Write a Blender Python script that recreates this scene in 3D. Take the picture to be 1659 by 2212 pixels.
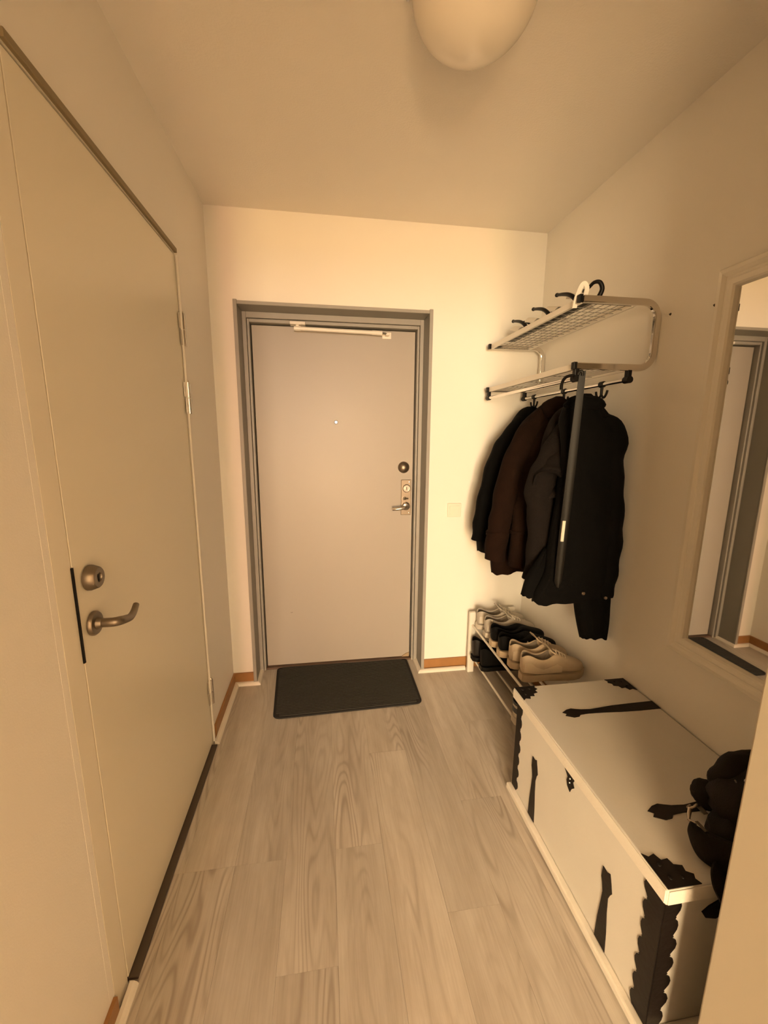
import bpy, math, random
from mathutils import Vector, Matrix, noise
for o in list(bpy.data.objects): bpy.data.objects.remove(o)
scene = bpy.context.scene
C = scene.collection
PI = math.pi
random.seed(4)

# ------------------------------------------------------------------ camera
W, D, H = 1.723, 2.233, 2.462            # right wall x, back wall y, ceiling z
cam_d = bpy.data.cameras.new('camera'); cam = bpy.data.objects.new('camera', cam_d); C.objects.link(cam)
cam_d.sensor_fit = 'HORIZONTAL'; cam_d.sensor_width = 36.0; cam_d.lens = 36.0*883.72/1659.0
cam_d.clip_start = 0.02
yaw, pitch, roll = 0.14727, 0.18352, 0.00697
fw = Vector((math.sin(yaw)*math.cos(pitch), math.cos(yaw)*math.cos(pitch), -math.sin(pitch)))
r0 = Vector((math.cos(yaw), -math.sin(yaw), 0)); u0 = r0.cross(fw)
rr = r0*math.cos(roll)+u0*math.sin(roll); uu = -r0*math.sin(roll)+u0*math.cos(roll)
M3 = Matrix((rr, uu, -fw)).transposed()
cam.matrix_world = Matrix.Translation((0.5314, 0, 1.408)) @ M3.to_4x4()
scene.camera = cam
# ------------------------------------------------------------------ light
wd = bpy.data.worlds.new('world'); scene.world = wd; wd.use_nodes = True
wd.node_tree.nodes['Background'].inputs[0].default_value = (0.75, 0.8, 0.9, 1)
wd.node_tree.nodes['Background'].inputs[1].default_value = 0.6
def area(name, loc, rot, sx, sy, power, col):
    l = bpy.data.lights.new(name, 'AREA'); l.shape = 'RECTANGLE'; l.size = sx; l.size_y = sy
    l.energy = power; l.color = col
    o = bpy.data.objects.new(name, l); C.objects.link(o); o.location = loc; o.rotation_euler = rot
    return o
# daylight through the three panes of the tall window in the room behind the camera
WY = -5.2
for zc, hgt, cols, pw in ((1.82, .86, ((.68, .88, 1.0), (.84, .94, .92), (1.0, .62, .55)), 29),     # sky over the trees
                          (0.76, 1.04, ((1.0, .66, .28), (1.0, .72, .28), (1.0, .43, .25)), 72)):   # sunlit ground and brick
    for i, c in enumerate(cols):
        area('daylight_pane', (0.11+.15*i, WY-.12, zc), (PI/2, 0, 0), .125, hgt, pw, c)
# added fill lamps on both sides of it, lifting the ambient light
area('ambient_fill', (-.97, WY-.12, 1.25), (PI/2, 0, 0), 1.86, 1.9, 470, (1.0, .75, .44))
area('ambient_fill', (1.36, WY-.12, 1.25), (PI/2, 0, 0), 1.62, 1.9, 40, (1.0, .73, .41))
# added fill lamp behind an invented side opening of that room
area('side_fill', (-2.28, -4.35, 1.35), (PI/2, 0, -PI/2), 1.3, 1.8, 1500, (1.0, .74, .43))
scene.view_settings.view_transform = 'Standard'; scene.view_settings.look = 'None'
scene.view_settings.exposure = 0.22; scene.view_settings.gamma = 1.0
scene.view_settings.use_curve_mapping = False

# ------------------------------------------------------------------ materials
MATS = {}
def mat(name, col, rough=.5, metal=0., bump=0., bscale=200., var=0., vscale=8., sheen=0., spec=.5, emit=None, bdetail=3, coat=0.):
    m = bpy.data.materials.new(name); m.use_nodes = True
    nt = m.node_tree; N = nt.nodes; L = nt.links; b = N['Principled BSDF']
    b.inputs['Roughness'].default_value = rough; b.inputs['Metallic'].default_value = metal
    b.inputs['Specular IOR Level'].default_value = spec
    if sheen: b.inputs['Sheen Weight'].default_value = sheen; b.inputs['Sheen Roughness'].default_value = .5
    if coat: b.inputs['Coat Weight'].default_value = coat; b.inputs['Coat Roughness'].default_value = .2
    if emit:
        b.inputs['Emission Color'].default_value = (*emit[0], 1); b.inputs['Emission Strength'].default_value = emit[1]
    tc = N.new('ShaderNodeTexCoord')
    n1 = N.new('ShaderNodeTexNoise'); n1.inputs['Scale'].default_value = vscale; n1.inputs['Detail'].default_value = 4
    L.new(tc.outputs['Object'], n1.inputs['Vector'])
    mx = N.new('ShaderNodeMix'); mx.data_type = 'RGBA'
    mx.inputs[6].default_value = (*[c*(1-var) for c in col], 1); mx.inputs[7].default_value = (*[min(1, c*(1+var)) for c in col], 1)
    L.new(n1.outputs['Fac'], mx.inputs[0]); L.new(mx.outputs[2], b.inputs['Base Color'])
    if bump:
        n2 = N.new('ShaderNodeTexNoise'); n2.inputs['Scale'].default_value = bscale; n2.inputs['Detail'].default_value = bdetail
        L.new(tc.outputs['Object'], n2.inputs['Vector'])
        bp = N.new('ShaderNodeBump'); bp.inputs['Strength'].default_value = bump; bp.inputs['Distance'].default_value = .002
        L.new(n2.outputs['Fac'], bp.inputs['Height']); L.new(bp.outputs['Normal'], b.inputs['Normal'])
    MATS[name] = m
    return m
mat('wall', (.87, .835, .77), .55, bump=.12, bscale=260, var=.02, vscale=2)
mat('near_cream_shade', (.49, .43, .335), .5, bump=.06, bscale=200, var=.015, vscale=3)  # cream, darkened in colour to stand in for shade on the wall end
mat('shadow_line', (.26, .205, .115), .6, bump=.05, var=.05)  # colour of the shadow gap above the side door leaf
mat('wire', (.30, .28, .25), .4, 0., var=.05)  # white wire darkened in colour for its shaded underside
mat('passage', (.22, .16, .105), .6, bump=.1, bscale=60, var=.1)  # dark brown invented for unseen walls, cuts bounce light into the hall
mat('ceiling', (.86, .82, .755), .8, bump=.35, bscale=150, var=.02, vscale=3)
mat('left_door', (.81, .755, .62), .32, bump=.03, bscale=60, var=.015, vscale=2)
mat('left_frame', (.82, .765, .64), .4, bump=.06, bscale=90, var=.02)
mat('front_door', (.40, .365, .32), .42, bump=.06, bscale=350, var=.02, vscale=3)  # darkened evenly to average in a cast shadow that is not modelled
mat('grey_frame', (.25, .24, .21), .45, bump=.05, bscale=120, var=.05, vscale=5)
mat('grey_trim', (.34, .325, .295), .4, bump=.04, bscale=120, var=.04)
mat('brown_base', (.34, .165, .055), .45, bump=.08, bscale=60, var=.15, vscale=25)
mat('white_strip', (.82, .77, .68), .4, var=.03, bump=.05)
mat('dark_thresh', (.07, .05, .035), .5, bump=.1, bscale=80, var=.2)
mat('brown_thresh', (.12, .07, .045), .5, bump=.1, bscale=80, var=.25)
mat('steel', (.62, .58, .52), .27, 1., var=.05, bump=.03, bscale=60)
mat('brushed', (.25, .21, .165), .42, 1., var=.08, bump=.05, bscale=120)
mat('chrome', (.72, .69, .65), .10, 1., var=.02)
mat('rubber', (.006, .0055, .005), .55, bump=.1, bscale=200, spec=.2)
mat('black_plastic', (.007, .006, .0055), .4, bump=.05, bscale=100, spec=.2)
mat('iron', (.0085, .0055, .004), .5, bump=.35, bscale=70, var=.3, vscale=30, spec=.3)
mat('mat_pile', (.045, .042, .037), .95, bump=.6, bscale=500, var=.35, vscale=90)
mat('mat_edge', (.028, .027, .026), .8, bump=.3, bscale=300, spec=.2)
mat('opal', (.86, .80, .70), .22, var=.01, coat=.2)
mat('switch', (.84, .79, .68), .35, var=.01)
mat('chest_white', (.74, .71, .655), .5, bump=.15, bscale=110, var=.035, vscale=9)
mat('chest_edge', (.84, .79, .71), .55, bump=.35, bscale=160, var=.05, vscale=30)
mat('mirror_frame', (.86, .82, .74), .45, bump=.06, bscale=80, var=.02)
mat('mirror_glass', (.80, .80, .77), .015, 1., var=.0)
mat('white_metal', (.82, .77, .69), .35, var=.02)
mat('rack_white', (.80, .77, .70), .4, var=.03, bump=.04)
mat('cloth_black', (.0026, .0022, .0020), .9, bump=.5, bscale=420, var=.25, vscale=30, spec=.12)
mat('cloth_jet', (.0018, .0016, .0014), .85, bump=.4, bscale=300, var=.25, vscale=14, spec=.12)
mat('cloth_brown', (.012, .0050, .0026), .95, bump=.6, bscale=420, var=.3, vscale=20, spec=.12)
mat('cloth_charcoal', (.0125, .0095, .0085), .95, bump=.7, bscale=380, var=.25, vscale=24, spec=.12)
mat('snap', (.42, .36, .30), .35, 1.)
mat('shoehorn', (.008, .0068, .0055), .5, var=.1, bump=.03, spec=.25)
mat('paper', (.75, .70, .6), .6, var=.1, vscale=90)
mat('shoe_grey', (.52, .47, .40), .75, bump=.4, bscale=300, var=.1, vscale=30)
mat('shoe_grey_sole', (.66, .60, .51), .6, bump=.2, bscale=150, var=.06)
mat('shoe_lining', (.20, .165, .125), .9, bump=.4, bscale=400, var=.15)
mat('shoe_black', (.0035, .003, .0026), .8, bump=.4, bscale=300, var=.2, spec=.2)
mat('shoe_cream_sole', (.58, .46, .31), .6, bump=.2, bscale=150, var=.1, vscale=40)
mat('shoe_beige', (.46, .36, .245), .7, bump=.4, bscale=260, var=.14, vscale=28)
mat('shoe_beige_panel', (.53, .43, .30), .6, bump=.3, bscale=200, var=.1, vscale=28)
mat('shoe_white', (.66, .60, .51), .6, bump=.2, bscale=200, var=.08)
mat('shoe_blue', (.09, .10, .12), .7, bump=.2, bscale=200, var=.1)
mat('shoe_brown', (.008, .005, .004), .6, bump=.4, bscale=200, var=.3)
mat('bag', (.016, .0132, .0105), .7, bump=.7, bscale=300, var=.3, vscale=20, spec=.12)
mat('bag_light', (.10, .085, .065), .6, bump=.3, bscale=200, var=.15)
mat('peephole_lens', (.9, .9, .85), .1, emit=((1., .97, .88), 3.0))  # glow stands in for light passing through the peephole
mat('room_floor', (.42, .35, .27), .45, var=.08, vscale=3, bump=.05)
mat('dirt', (.06, .045, .03), .8, var=.2)
mat('wood_chip', (.38, .28, .17), .6, var=.15, vscale=40, bump=.2)

def plank_mat():
    m = bpy.data.materials.new('floor_plank'); m.use_nodes = True
    nt = m.node_tree; N = nt.nodes; L = nt.links; b = N['Principled BSDF']
    b.inputs['Roughness'].default_value = .40
    tc = N.new('ShaderNodeTexCoord'); oi = N.new('ShaderNodeObjectInfo')
    def math_(op, a, bb=None, clamp=False):
        n = N.new('ShaderNodeMath'); n.operation = op; n.use_clamp = clamp
        for i, v in enumerate((a, bb)):
            if v is None: continue
            if isinstance(v, (int, float)): n.inputs[i].default_value = v
            else: L.new(v, n.inputs[i])
        return n.outputs[0]
    sep = N.new('ShaderNodeSeparateXYZ'); L.new(tc.outputs['Object'], sep.inputs[0])
    off = math_('MULTIPLY', oi.outputs['Random'], 37.0)
    def vec(sx, sy, k):
        c = N.new('ShaderNodeCombineXYZ')
        L.new(math_('MULTIPLY', sep.outputs[0], sx), c.inputs[0]); L.new(math_('MULTIPLY', sep.outputs[1], sy), c.inputs[1])
        L.new(math_('ADD', off, k), c.inputs[2]); return c.outputs[0]
    def nz(v, scale, det, rough=.5):
        n = N.new('ShaderNodeTexNoise'); n.inputs['Scale'].default_value = scale; n.inputs['Detail'].default_value = det
        n.inputs['Roughness'].default_value = rough; L.new(v, n.inputs['Vector']); return n.outputs['Fac']
    rings = nz(vec(11., 1.25, 0.), 1., 1.2, .35)          # long stretched field; its level lines are the cathedral grain
    s = math_('SINE', math_('MULTIPLY', rings, 105.))
    line = math_('POWER', math_('MULTIPLY', math_('ADD', s, 1.), .5), 2.5)
    patch = N.new('ShaderNodeMapRange'); patch.inputs[1].default_value = .45; patch.inputs[2].default_value = .68
    L.new(nz(vec(7., .8, 9.), 1., 2.), patch.inputs[0])
    grain = math_('MULTIPLY', line, patch.outputs[0], True)
    fine = nz(vec(230., 7., 3.), 1., 4., .65)
    broad = nz(vec(16., 1.6, 5.), 1., 3., .55)
    blot = nz(vec(30., 9., 7.), 1., 4., .6)
    r1 = N.new('ShaderNodeValToRGB'); r1.color_ramp.elements[0].position = .36; r1.color_ramp.elements[1].position = .64
    r1.color_ramp.elements[0].color = (.42, .37, .31, 1); r1.color_ramp.elements[1].color = (.60, .555, .49, 1)
    mixf = math_('ADD', math_('MULTIPLY', broad, .50), math_('MULTIPLY', fine, .27))
    mixf = math_('ADD', mixf, math_('MULTIPLY', blot, .23))
    L.new(mixf, r1.inputs[0])
    tint = N.new('ShaderNodeMix'); tint.data_type = 'RGBA'; tint.blend_type = 'MULTIPLY'; tint.inputs[0].default_value = 1.
    L.new(r1.outputs[0], tint.inputs[6])
    v = math_('ADD', math_('MULTIPLY', oi.outputs['Random'], .20), .90)
    cc = N.new('ShaderNodeCombineColor'); [L.new(v, cc.inputs[i]) for i in range(3)]
    L.new(cc.outputs[0], tint.inputs[7])
    dk = N.new('ShaderNodeMix'); dk.data_type = 'RGBA'
    L.new(math_('MULTIPLY', grain, .65), dk.inputs[0]); L.new(tint.outputs[2], dk.inputs[6]); dk.inputs[7].default_value = (.275, .225, .18, 1)
    L.new(dk.outputs[2], b.inputs['Base Color'])
    bp = N.new('ShaderNodeBump'); bp.inputs['Strength'].default_value = .12; bp.inputs['Distance'].default_value = .001
    L.new(math_('SUBTRACT', fine, math_('MULTIPLY', grain, .5)), bp.inputs['Height']); L.new(bp.outputs['Normal'], b.inputs['Normal'])
    L.new(math_('ADD', math_('MULTIPLY', fine, .18), .30), b.inputs['Roughness'])
    MATS['plank'] = m
plank_mat()

# ------------------------------------------------------------------ helpers
class MB:
    def __init__(s): s.v = []; s.f = []
    def add(s, vs, fs):
        n = len(s.v); s.v += [tuple(v) for v in vs]; s.f += [tuple(i+n for i in f) for f in fs]; return s
    def box(s, x0, x1, y0, y1, z0, z1):
        vs = [(x, y, z) for z in (z0, z1) for y in (y0, y1) for x in (x0, x1)]
        return s.add(vs, [(0, 2, 3, 1), (4, 5, 7, 6), (0, 1, 5, 4), (1, 3, 7, 5), (3, 2, 6, 7), (2, 0, 4, 6)])
    def rings(s, rings, cap=True, closed=True):
        n = len(rings[0]); base = len(s.v); s.v += [tuple(p) for r in rings for p in r]
        for i in range(len(rings)-1):
            for j in range(n if closed else n-1):
                a = base+i*n+j; b = base+i*n+(j+1) % n
                s.f.append((a, b, b+n, a+n))
        if cap:
            for k, rev in ((0, True), (len(rings)-1, False)):
                c = tuple(sum(p[q] for p in rings[k])/n for q in range(3)); s.v.append(c); ci = len(s.v)-1
                for j in range(n):
                    a = base+k*n+j; b = base+k*n+(j+1) % n
                    s.f.append((b, a, ci) if rev else (a, b, ci))
        return s
    def tube(s, pts, rad, n=10, cap=True, flat=None, up=None):
        """sweep along pts; rad number or list; flat=(a,b): rectangular section half sizes"""
        P = [Vector(p) for p in pts]; rg = []
        nrm = None
        for i, p in enumerate(P):
            t = (P[min(i+1, len(P)-1)]-P[max(i-1, 0)]).normalized()
            if up is not None: a = Vector(up)
            elif nrm is None: a = Vector((0, 0, 1)) if abs(t.z) < .9 else Vector((1, 0, 0))
            else: a = nrm
            e1 = (a-t*a.dot(t)).normalized(); e2 = t.cross(e1); nrm = e1
            r = rad[i] if isinstance(rad, (list, tuple)) else rad
            if flat: rg.append([p+e1*(x*flat[0])+e2*(y*flat[1]) for x, y in ((1, 1), (-1, 1), (-1, -1), (1, -1))])
            else: rg.append([p+e1*(r*math.cos(2*PI*k/n))+e2*(r*math.sin(2*PI*k/n)) for k in range(n)])
        return s.rings(rg, cap)
    def lathe(s, prof, o, axis, n=28):
        """prof: list (r, h) along axis from o"""
        ax = Vector(axis).normalized(); a = Vector((0, 0, 1)) if abs(ax.z) < .9 else Vector((1, 0, 0))
        e1 = (a-ax*a.dot(ax)).normalized(); e2 = ax.cross(e1); o = Vector(o)
        return s.rings([[o+ax*h+e1*(r*math.cos(2*PI*k/n))+e2*(r*math.sin(2*PI*k/n)) for k in range(n)] for r, h in prof])
    def prism(s, poly, o, ex, ey, ez, t):
        """polygon in plane (ex,ey) from o, extruded t along ez"""
        o, ex, ey, ez = Vector(o), Vector(ex), Vector(ey), Vector(ez); n = len(poly)
        vs = [o+ex*x+ey*y for x, y in poly]; vs += [v+ez*t for v in vs]
        fs = [tuple(range(n-1, -1, -1)), tuple(range(n, 2*n))]+[(i, (i+1) % n, (i+1) % n+n, i+n) for i in range(n)]
        return s.add(vs, fs)
    def build(s, name, m, parent=None, smooth=False, bevel=0., sub=0, autosm=None):
        off = Vector(parent['base']) if parent is not None and 'base' in parent else Vector((0, 0, 0))
        loc = Vector((0, 0, 0))
        if parent is None:
            xs, ys, zs = zip(*s.v); loc = Vector(((min(xs)+max(xs))/2, (min(ys)+max(ys))/2, min(zs))); off = loc
        me = bpy.data.meshes.new(name); me.from_pydata([tuple(Vector(v)-off) for v in s.v], [], s.f); me.update()
        import bmesh
        bm = bmesh.new(); bm.from_mesh(me); bmesh.ops.recalc_face_normals(bm, faces=bm.faces); bm.to_mesh(me); bm.free()
        o = bpy.data.objects.new(name, me); C.objects.link(o); o.location = loc
        me.materials.append(MATS[m])
        if parent is not None:
            o.parent = parent
            if 'base' not in parent: o['base'] = (0., 0., 0.)
        o['base'] = tuple(off)
        if bevel:
            b = o.modifiers.new('bevel', 'BEVEL'); b.width = bevel; b.segments = 2; b.limit_method = 'ANGLE'
        if sub:
            q = o.modifiers.new('sub', 'SUBSURF'); q.levels = sub; q.render_levels = sub
        if smooth:
            for p in me.polygons: p.use_smooth = True
            if not sub and not bevel: me.set_sharp_from_angle(angle=math.radians(autosm or 40))
        return o
def tag(o, label, cat=None, group=None, kind=None):
    o['label'] = label
    if cat: o['category'] = cat
    if group: o['group'] = group
    if kind: o['kind'] = kind
    return o
def thing(name, base, label, cat, group=None):
    o = bpy.data.objects.new(name, None); C.objects.link(o); o.location = base; o.empty_display_size = .05
    o['base'] = tuple(base); return tag(o, label, cat, group)
def struct(mb, name, m, label, **k):
    return tag(mb.build(name, m, **k), label, kind='structure')
def crom(pts, n):
    """Catmull-Rom through tuples, n samples per span"""
    out = []; K = len(pts)
    for i in range(K-1):
        a, b, c, d = pts[max(i-1, 0)], pts[i], pts[i+1], pts[min(i+2, K-1)]
        for j in range(n):
            t = j/n
            out.append(tuple(.5*(2*q+(r-p)*t+(2*p-5*q+4*r-s_)*t*t+(3*q-p-3*r+s_)*t**3) for p, q, r, s_ in zip(a, b, c, d)))
    out.append(tuple(pts[-1])); return out
def nz(*p): return noise.noise(Vector((tuple(p)+(0., 0.))[:3]))

# ------------------------------------------------------------------ the hall
T = .12; PB = -1.4      # wall thickness; back end of the added, unseen passage behind the camera
# floor: base slab and separate planks
fl = MB().box(-.1, W+.1, PB, D+.26, -.06, -.004)
floor = struct(fl, 'floor', 'dirt', 'pale greige wood plank floor of the hallway')
PW = .165; x0 = .05-PW
k = 0
ends = [(.40,1.18), (.70,1.18), (1.18,), (.87,1.95), (1.19,), (1.607,.35), (.95,1.9), (1.315,.1), (.6,1.75), (1.05,), (.5,1.6), (1.3,)]
for c in range(12):
    xa = max(x0+c*PW, 0.); xb = min(x0+(c+1)*PW, W)
    if xb-xa < .01: continue
    cuts = [PB, -.3-.1*(c % 3)]+sorted(ends[c])+[D+.15]
    for a, b in zip(cuts, cuts[1:]):
        g = .00015
        q = MB().box(xa+g, xb-g, a+g, b-g, -.004, 0.)
        o = q.build('plank', 'plank', floor, bevel=.0004); k += 1
# walls
lw = MB()
ly0, ly1, lz = .835, 1.80, 2.10       # opening for the left door frame
lw.box(-T, 0, PB, ly0, 0, H); lw.box(-T, 0, ly1, D, 0, H); lw.box(-T, 0, ly0, ly1, lz, H); lw.box(-T-.02, -T+.03, ly0, ly1, 0, lz)
struct(lw, 'wall_left', 'wall', 'white painted wall with the cream side door')
bx0, bx1, bz = .130, 1.094, 2.035
bw = MB().box(-T, bx0-.002, D, D+.26, 0, H).box(bx1+.002, W+T, D, D+.26, 0, H).box(bx0-.002, bx1+.002, D, D+.26, bz+.002, H)
struct(bw, 'wall_back', 'wall', 'white painted end wall around the entrance door')
struct(MB().box(W, W+T, PB, D, 0, H), 'wall_right', 'wall', 'white painted wall behind the coat rack and mirror')
struct(MB().box(-T, W+T, PB, D+.26, H, H+.1), 'ceiling', 'ceiling', 'matte white ceiling of the hallway')
# partition that the camera looks past: nib on the right, unseen passage walls and lintel added to shape the light
struct(MB().box(1.11, W, PB, -.06, 0, H), 'wall_blocker_right', 'passage', 'unseen brown wall added behind the camera to block light')
struct(MB().box(1.26, W, -.06, .528, 0, H), 'wall_near_right', 'near_cream_shade', 'cream painted wall end, darkened to stand for shade, in front of the mirror and chest', bevel=.004)
struct(MB().box(0, .17, PB, -.16, 0, H), 'wall_blocker_left', 'passage', 'unseen brown wall added left of the opening to block light')
struct(MB().box(.17, 1.11, -.35, -.16, 2.03, H), 'wall_blocker_top', 'wall', 'unseen white lintel added over the opening to trim window light')
# entrance door lining and casing
df = thing('door_1', (.61, D, 0), 'pale entrance door in a grey steel frame with recessed reveal', None)
df['kind'] = 'structure'
cs = MB()
cs.box(.1153, bx0, D-.012, D+.15, 0, 2.050); cs.box(bx1, 1.1093, D-.012, D+.15, 0, 2.050); cs.box(bx0, bx1, D-.010, D+.15, bz, 2.046)
o = cs.build('reveal_lining', 'grey_frame', df, bevel=.0015); o['label'] = 'grey reveal lining'
for nm, a in (('casing_edge', (.112, .130, D-.018, D-.006, 0, 2.056)), ('casing_edge', (bx1, 1.1125, D-.018, D-.006, 0, 2.056)), ('casing_edge', (.130, bx1, D-.016, D-.006, bz, 2.051))):
    MB().box(*a).build(nm, 'grey_trim', df, bevel=.002)
Y1 = D+.15
fr = MB()
for (a, b, y0, y1) in ((.020, .004, .095, .16), (.032, .020, .112, .17)):
    pass
fr.box(bx0, .150, D+.105, D+.20, 0, bz); fr.box(1.074, bx1, D+.105, D+.20, 0, bz); fr.box(.150, 1.074, D+.105, D+.20, 2.006, bz)
fr.build('frame', 'grey_trim', df, bevel=.002)
fr = MB()
fr.box(.1515, .163, D+.118, D+.20, 0, 2.0045); fr.box(1.0615, 1.0725, D+.118, D+.20, 0, 2.0045); fr.box(.163, 1.0615, D+.118, D+.20, 1.988, 2.0045)
fr.build('frame_rebate', 'grey_trim', df, bevel=.002)
MB().box(.15, 1.074, D+.19, D+.22, 0, 2.0).build('door_seal', 'rubber', df)
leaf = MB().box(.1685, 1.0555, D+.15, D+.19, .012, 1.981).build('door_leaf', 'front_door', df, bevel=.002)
MB().box(.13, 1.094, D+.125, D+.24, -.002, .010).build('threshold', 'brown_thresh', df, bevel=.002)
YL = D+.15
def ly(h): return YL-h
# peephole
ph = MB().lathe([(.010, 0), (.0105, .003), (.0085, .0045), (.0075, .0045)], (.607, YL, 1.483), (0, -1, 0)).build('peephole', 'brushed', df, smooth=True)
MB().lathe([(.0072, .0042), (.0062, .0062), (.003, .0074)], (.607, YL, 1.483), (0, -1, 0)).build('peephole_lens', 'peephole_lens', df, smooth=True)
# round knob cover
MB().lathe([(.034, 0), (.034, .004), (.031, .011), (.022, .020), (.009, .025), (.001, .0256)], (1.0, YL, 1.227), (0, -1, 0)).build('round_lock_cover', 'brushed', df, smooth=True)
pl = MB().box(.986, 1.046, ly(.008), YL, .942, 1.154).build('lock_plate', 'brushed', df, bevel=.0025)
MB().lathe([(.024, 0), (.024, .006), (.020, .012), (.016, .012), (.016, .009), (.0095, .009), (.0095, .013), (.004, .013)], (1.017, ly(.008), 1.103), (0, -1, 0)).build('lock_cylinder', 'steel', pl, smooth=True)
MB().box(1.0155, 1.0185, ly(.023), ly(.02), 1.094, 1.112).build('keyway', 'rubber', pl)
MB().lathe([(.011, 0), (.011, .008), (.007, .012), (.001, .013)], (1.006, ly(.008), 1.043), (0, -1, 0)).build('thumb_turn', 'chrome', pl, smooth=True)
MB().box(1.000, 1.028, ly(.024), ly(.016), 1.038, 1.048).build('thumb_grip', 'chrome', pl, bevel=.002)
MB().lathe([(.025, 0), (.025, .005), (.021, .010), (.012, .012)], (1.015, ly(.008), .996), (0, -1, 0)).build('handle_rose', 'steel', pl, smooth=True)
lev = crom([(1.015, ly(.012), .996), (1.015, ly(.036), .996), (1.008, ly(.050), .995), (.985, ly(.054), .991), (.955, ly(.052), .987), (.930, ly(.044), .986)], 6)
MB().tube(lev, [.0085+.0015*min(1, i/20) for i in range(len(lev))], 12).build('handle_lever', 'steel', df, smooth=True)
for z in (.955, 1.14): MB().lathe([(.004, 0), (.0035, .0015), (.001, .002)], (1.035, ly(.008), z), (0, -1, 0), 10).build('screw', 'steel', pl, smooth=True)
# door closer tube at the top
cl = MB().box(.372, .452, ly(.055), ly(.006), 1.981, 1.996).build('closer_bracket', 'white_metal', df, bevel=.003)
MB().lathe([(.010, 0), (.010, .018)], (.410, ly(.038), 1.968), (0, 0, 1), 14).build('closer_pivot', 'white_metal', df, smooth=True)
MB().tube([(.398, ly(.040), 1.964), (.856, ly(.040), 1.958)], .0105, 16).build('closer_tube', 'white_metal', df, smooth=True)
for a, b in ((.392, .428), (.806, .862)):
    MB().tube([(a, ly(.040), 1.964-(a-.392)*.0125), (b, ly(.040), 1.964-(b-.392)*.0125)], .0125, 16).build('closer_sleeve', 'white_metal', df, smooth=True)
MB().tube([(.860, ly(.040), 1.958), (.895, ly(.034), 1.957)], .005, 10).build('closer_rod', 'steel', df, smooth=True)
MB().box(.868, .918, ly(.004), YL, 1.938, 1.972).build('closer_plate', 'white_metal', df, bevel=.0015)
MB().box(.883, .903, ly(.040), ly(.004), 1.949, 1.963).build('closer_foot', 'white_metal', df, bevel=.002)
MB().prism([(0, 0), (.046, 0), (.048, .030), (.040, .024), (.026, .020), (.010, .010)], (1.006, ly(.006), .012), (1, 0, 0), (0, 0, 1), (0, 1, 0), .006).build('bare_wood_patch', 'wood_chip', df)
MB().box(.318, .330, ly(.0006), YL, .352, .3535).build('scratch', 'dirt', df)

# left door
dl = thing('door_2', (0, 1.33, 0), 'flush cream side door with lever handle and three hinges', None); dl['kind'] = 'structure'
L0, L1, LZ = .915, 1.751, 2.06
MB().box(-.036, .0015, L0, L1, .016, LZ).build('door_leaf', 'left_door', dl, bevel=.0006)
j = MB(); j.box(-.08, .001, .855, L0-.004, 0, 2.095); j.box(-.08, .001, L1+.0035, 1.790, 0, 2.095); j.box(-.08, .001, L0-.004, L1+.0035, LZ+.006, 2.095)
j.build('door_frame', 'left_frame', dl)
j = MB(); j.box(-.09, .0004, .835, .8540, 0, 2.10); j.box(-.09, .0004, 1.791, 1.80, 0, 2.10); j.box(-.09, .0004, .8540, 1.791, 2.096, 2.10)
j.build('frame_filler', 'wall', dl)
MB().box(.004, .012, L1+.004, L1+.016, .02, 2.062).build('hinge_side_bead', 'white_strip', dl, bevel=.002)
MB().box(-.006, .010, L0, L1+.012, LZ+.010, LZ+.026).build('head_shadow_line', 'shadow_line', dl, bevel=.002)['label'] = 'painted shadow line above the leaf'  # dark strip laid where there is only the shadow gap
MB().box(-.004, .0046, L0-.006, L0-.0005, .912, 1.130).build('latch_slot', 'rubber', dl)
MB().box(-.06, -.037, L0-.004, L1+.004, .0, LZ+.006).build('door_stop', 'dark_thresh', dl)
MB().box(-.05, .024, L0+.002, L1-.003, 0, .010).build('threshold', 'dark_thresh', dl, bevel=.002)
for zz in (1.803, 1.550, .270):
    y = 1.764
    h = MB().tube([(.012, y, zz-.060), (.012, y, zz-.0015)], .0078, 14).tube([(.012, y, zz+.0015), (.012, y, zz+.060)], .0078, 14).build('hinge', 'chrome', dl, smooth=True)
    MB().tube([(.012, y, zz+.060), (.012, y, zz+.066)], [.0060, .003], 12).build('hinge_pin', 'steel', h, smooth=True)
    MB().box(.004, .0062, y-.030, y-.004, zz+.002, zz+.058).build('hinge_leaf', 'steel', h, bevel=.0008)
    MB().box(.006, .0082, y-.024, y-.004, zz-.058, zz-.002).build('hinge_leaf', 'steel', h, bevel=.0008)
# left door lock and lever
lk = MB().lathe([(.029, 0), (.029, .006), (.024, .020), (.022, .022), (.011, .022), (.010, .019), (.003, .019)], (.004, .966, 1.090), (1, 0, 0)).build('lock_cylinder', 'brushed', dl, smooth=True)
MB().box(.0225, .0245, .9645, .9675, 1.082, 1.098).build('keyway', 'rubber', lk)
MB().lathe([(.028, 0), (.028, .005), (.025, .009), (.014, .010), (.0125, .016), (.011, .020)], (.004, .960, .983), (1, 0, 0)).build('handle_rose', 'brushed', dl, smooth=True)
lev = crom([(.018, .960, .983), (.044, .960, .983), (.056, .968, .982), (.059, .990, .976), (.058, 1.015, .970), (.055, 1.040, .972), (.053, 1.062, .983)], 6)
n = len(lev); MB().tube(lev, [.0105-.0035*max(0, (i-12)/(n-12)) for i in range(n)], 14).build('handle_lever', 'brushed', dl, smooth=True)

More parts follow.
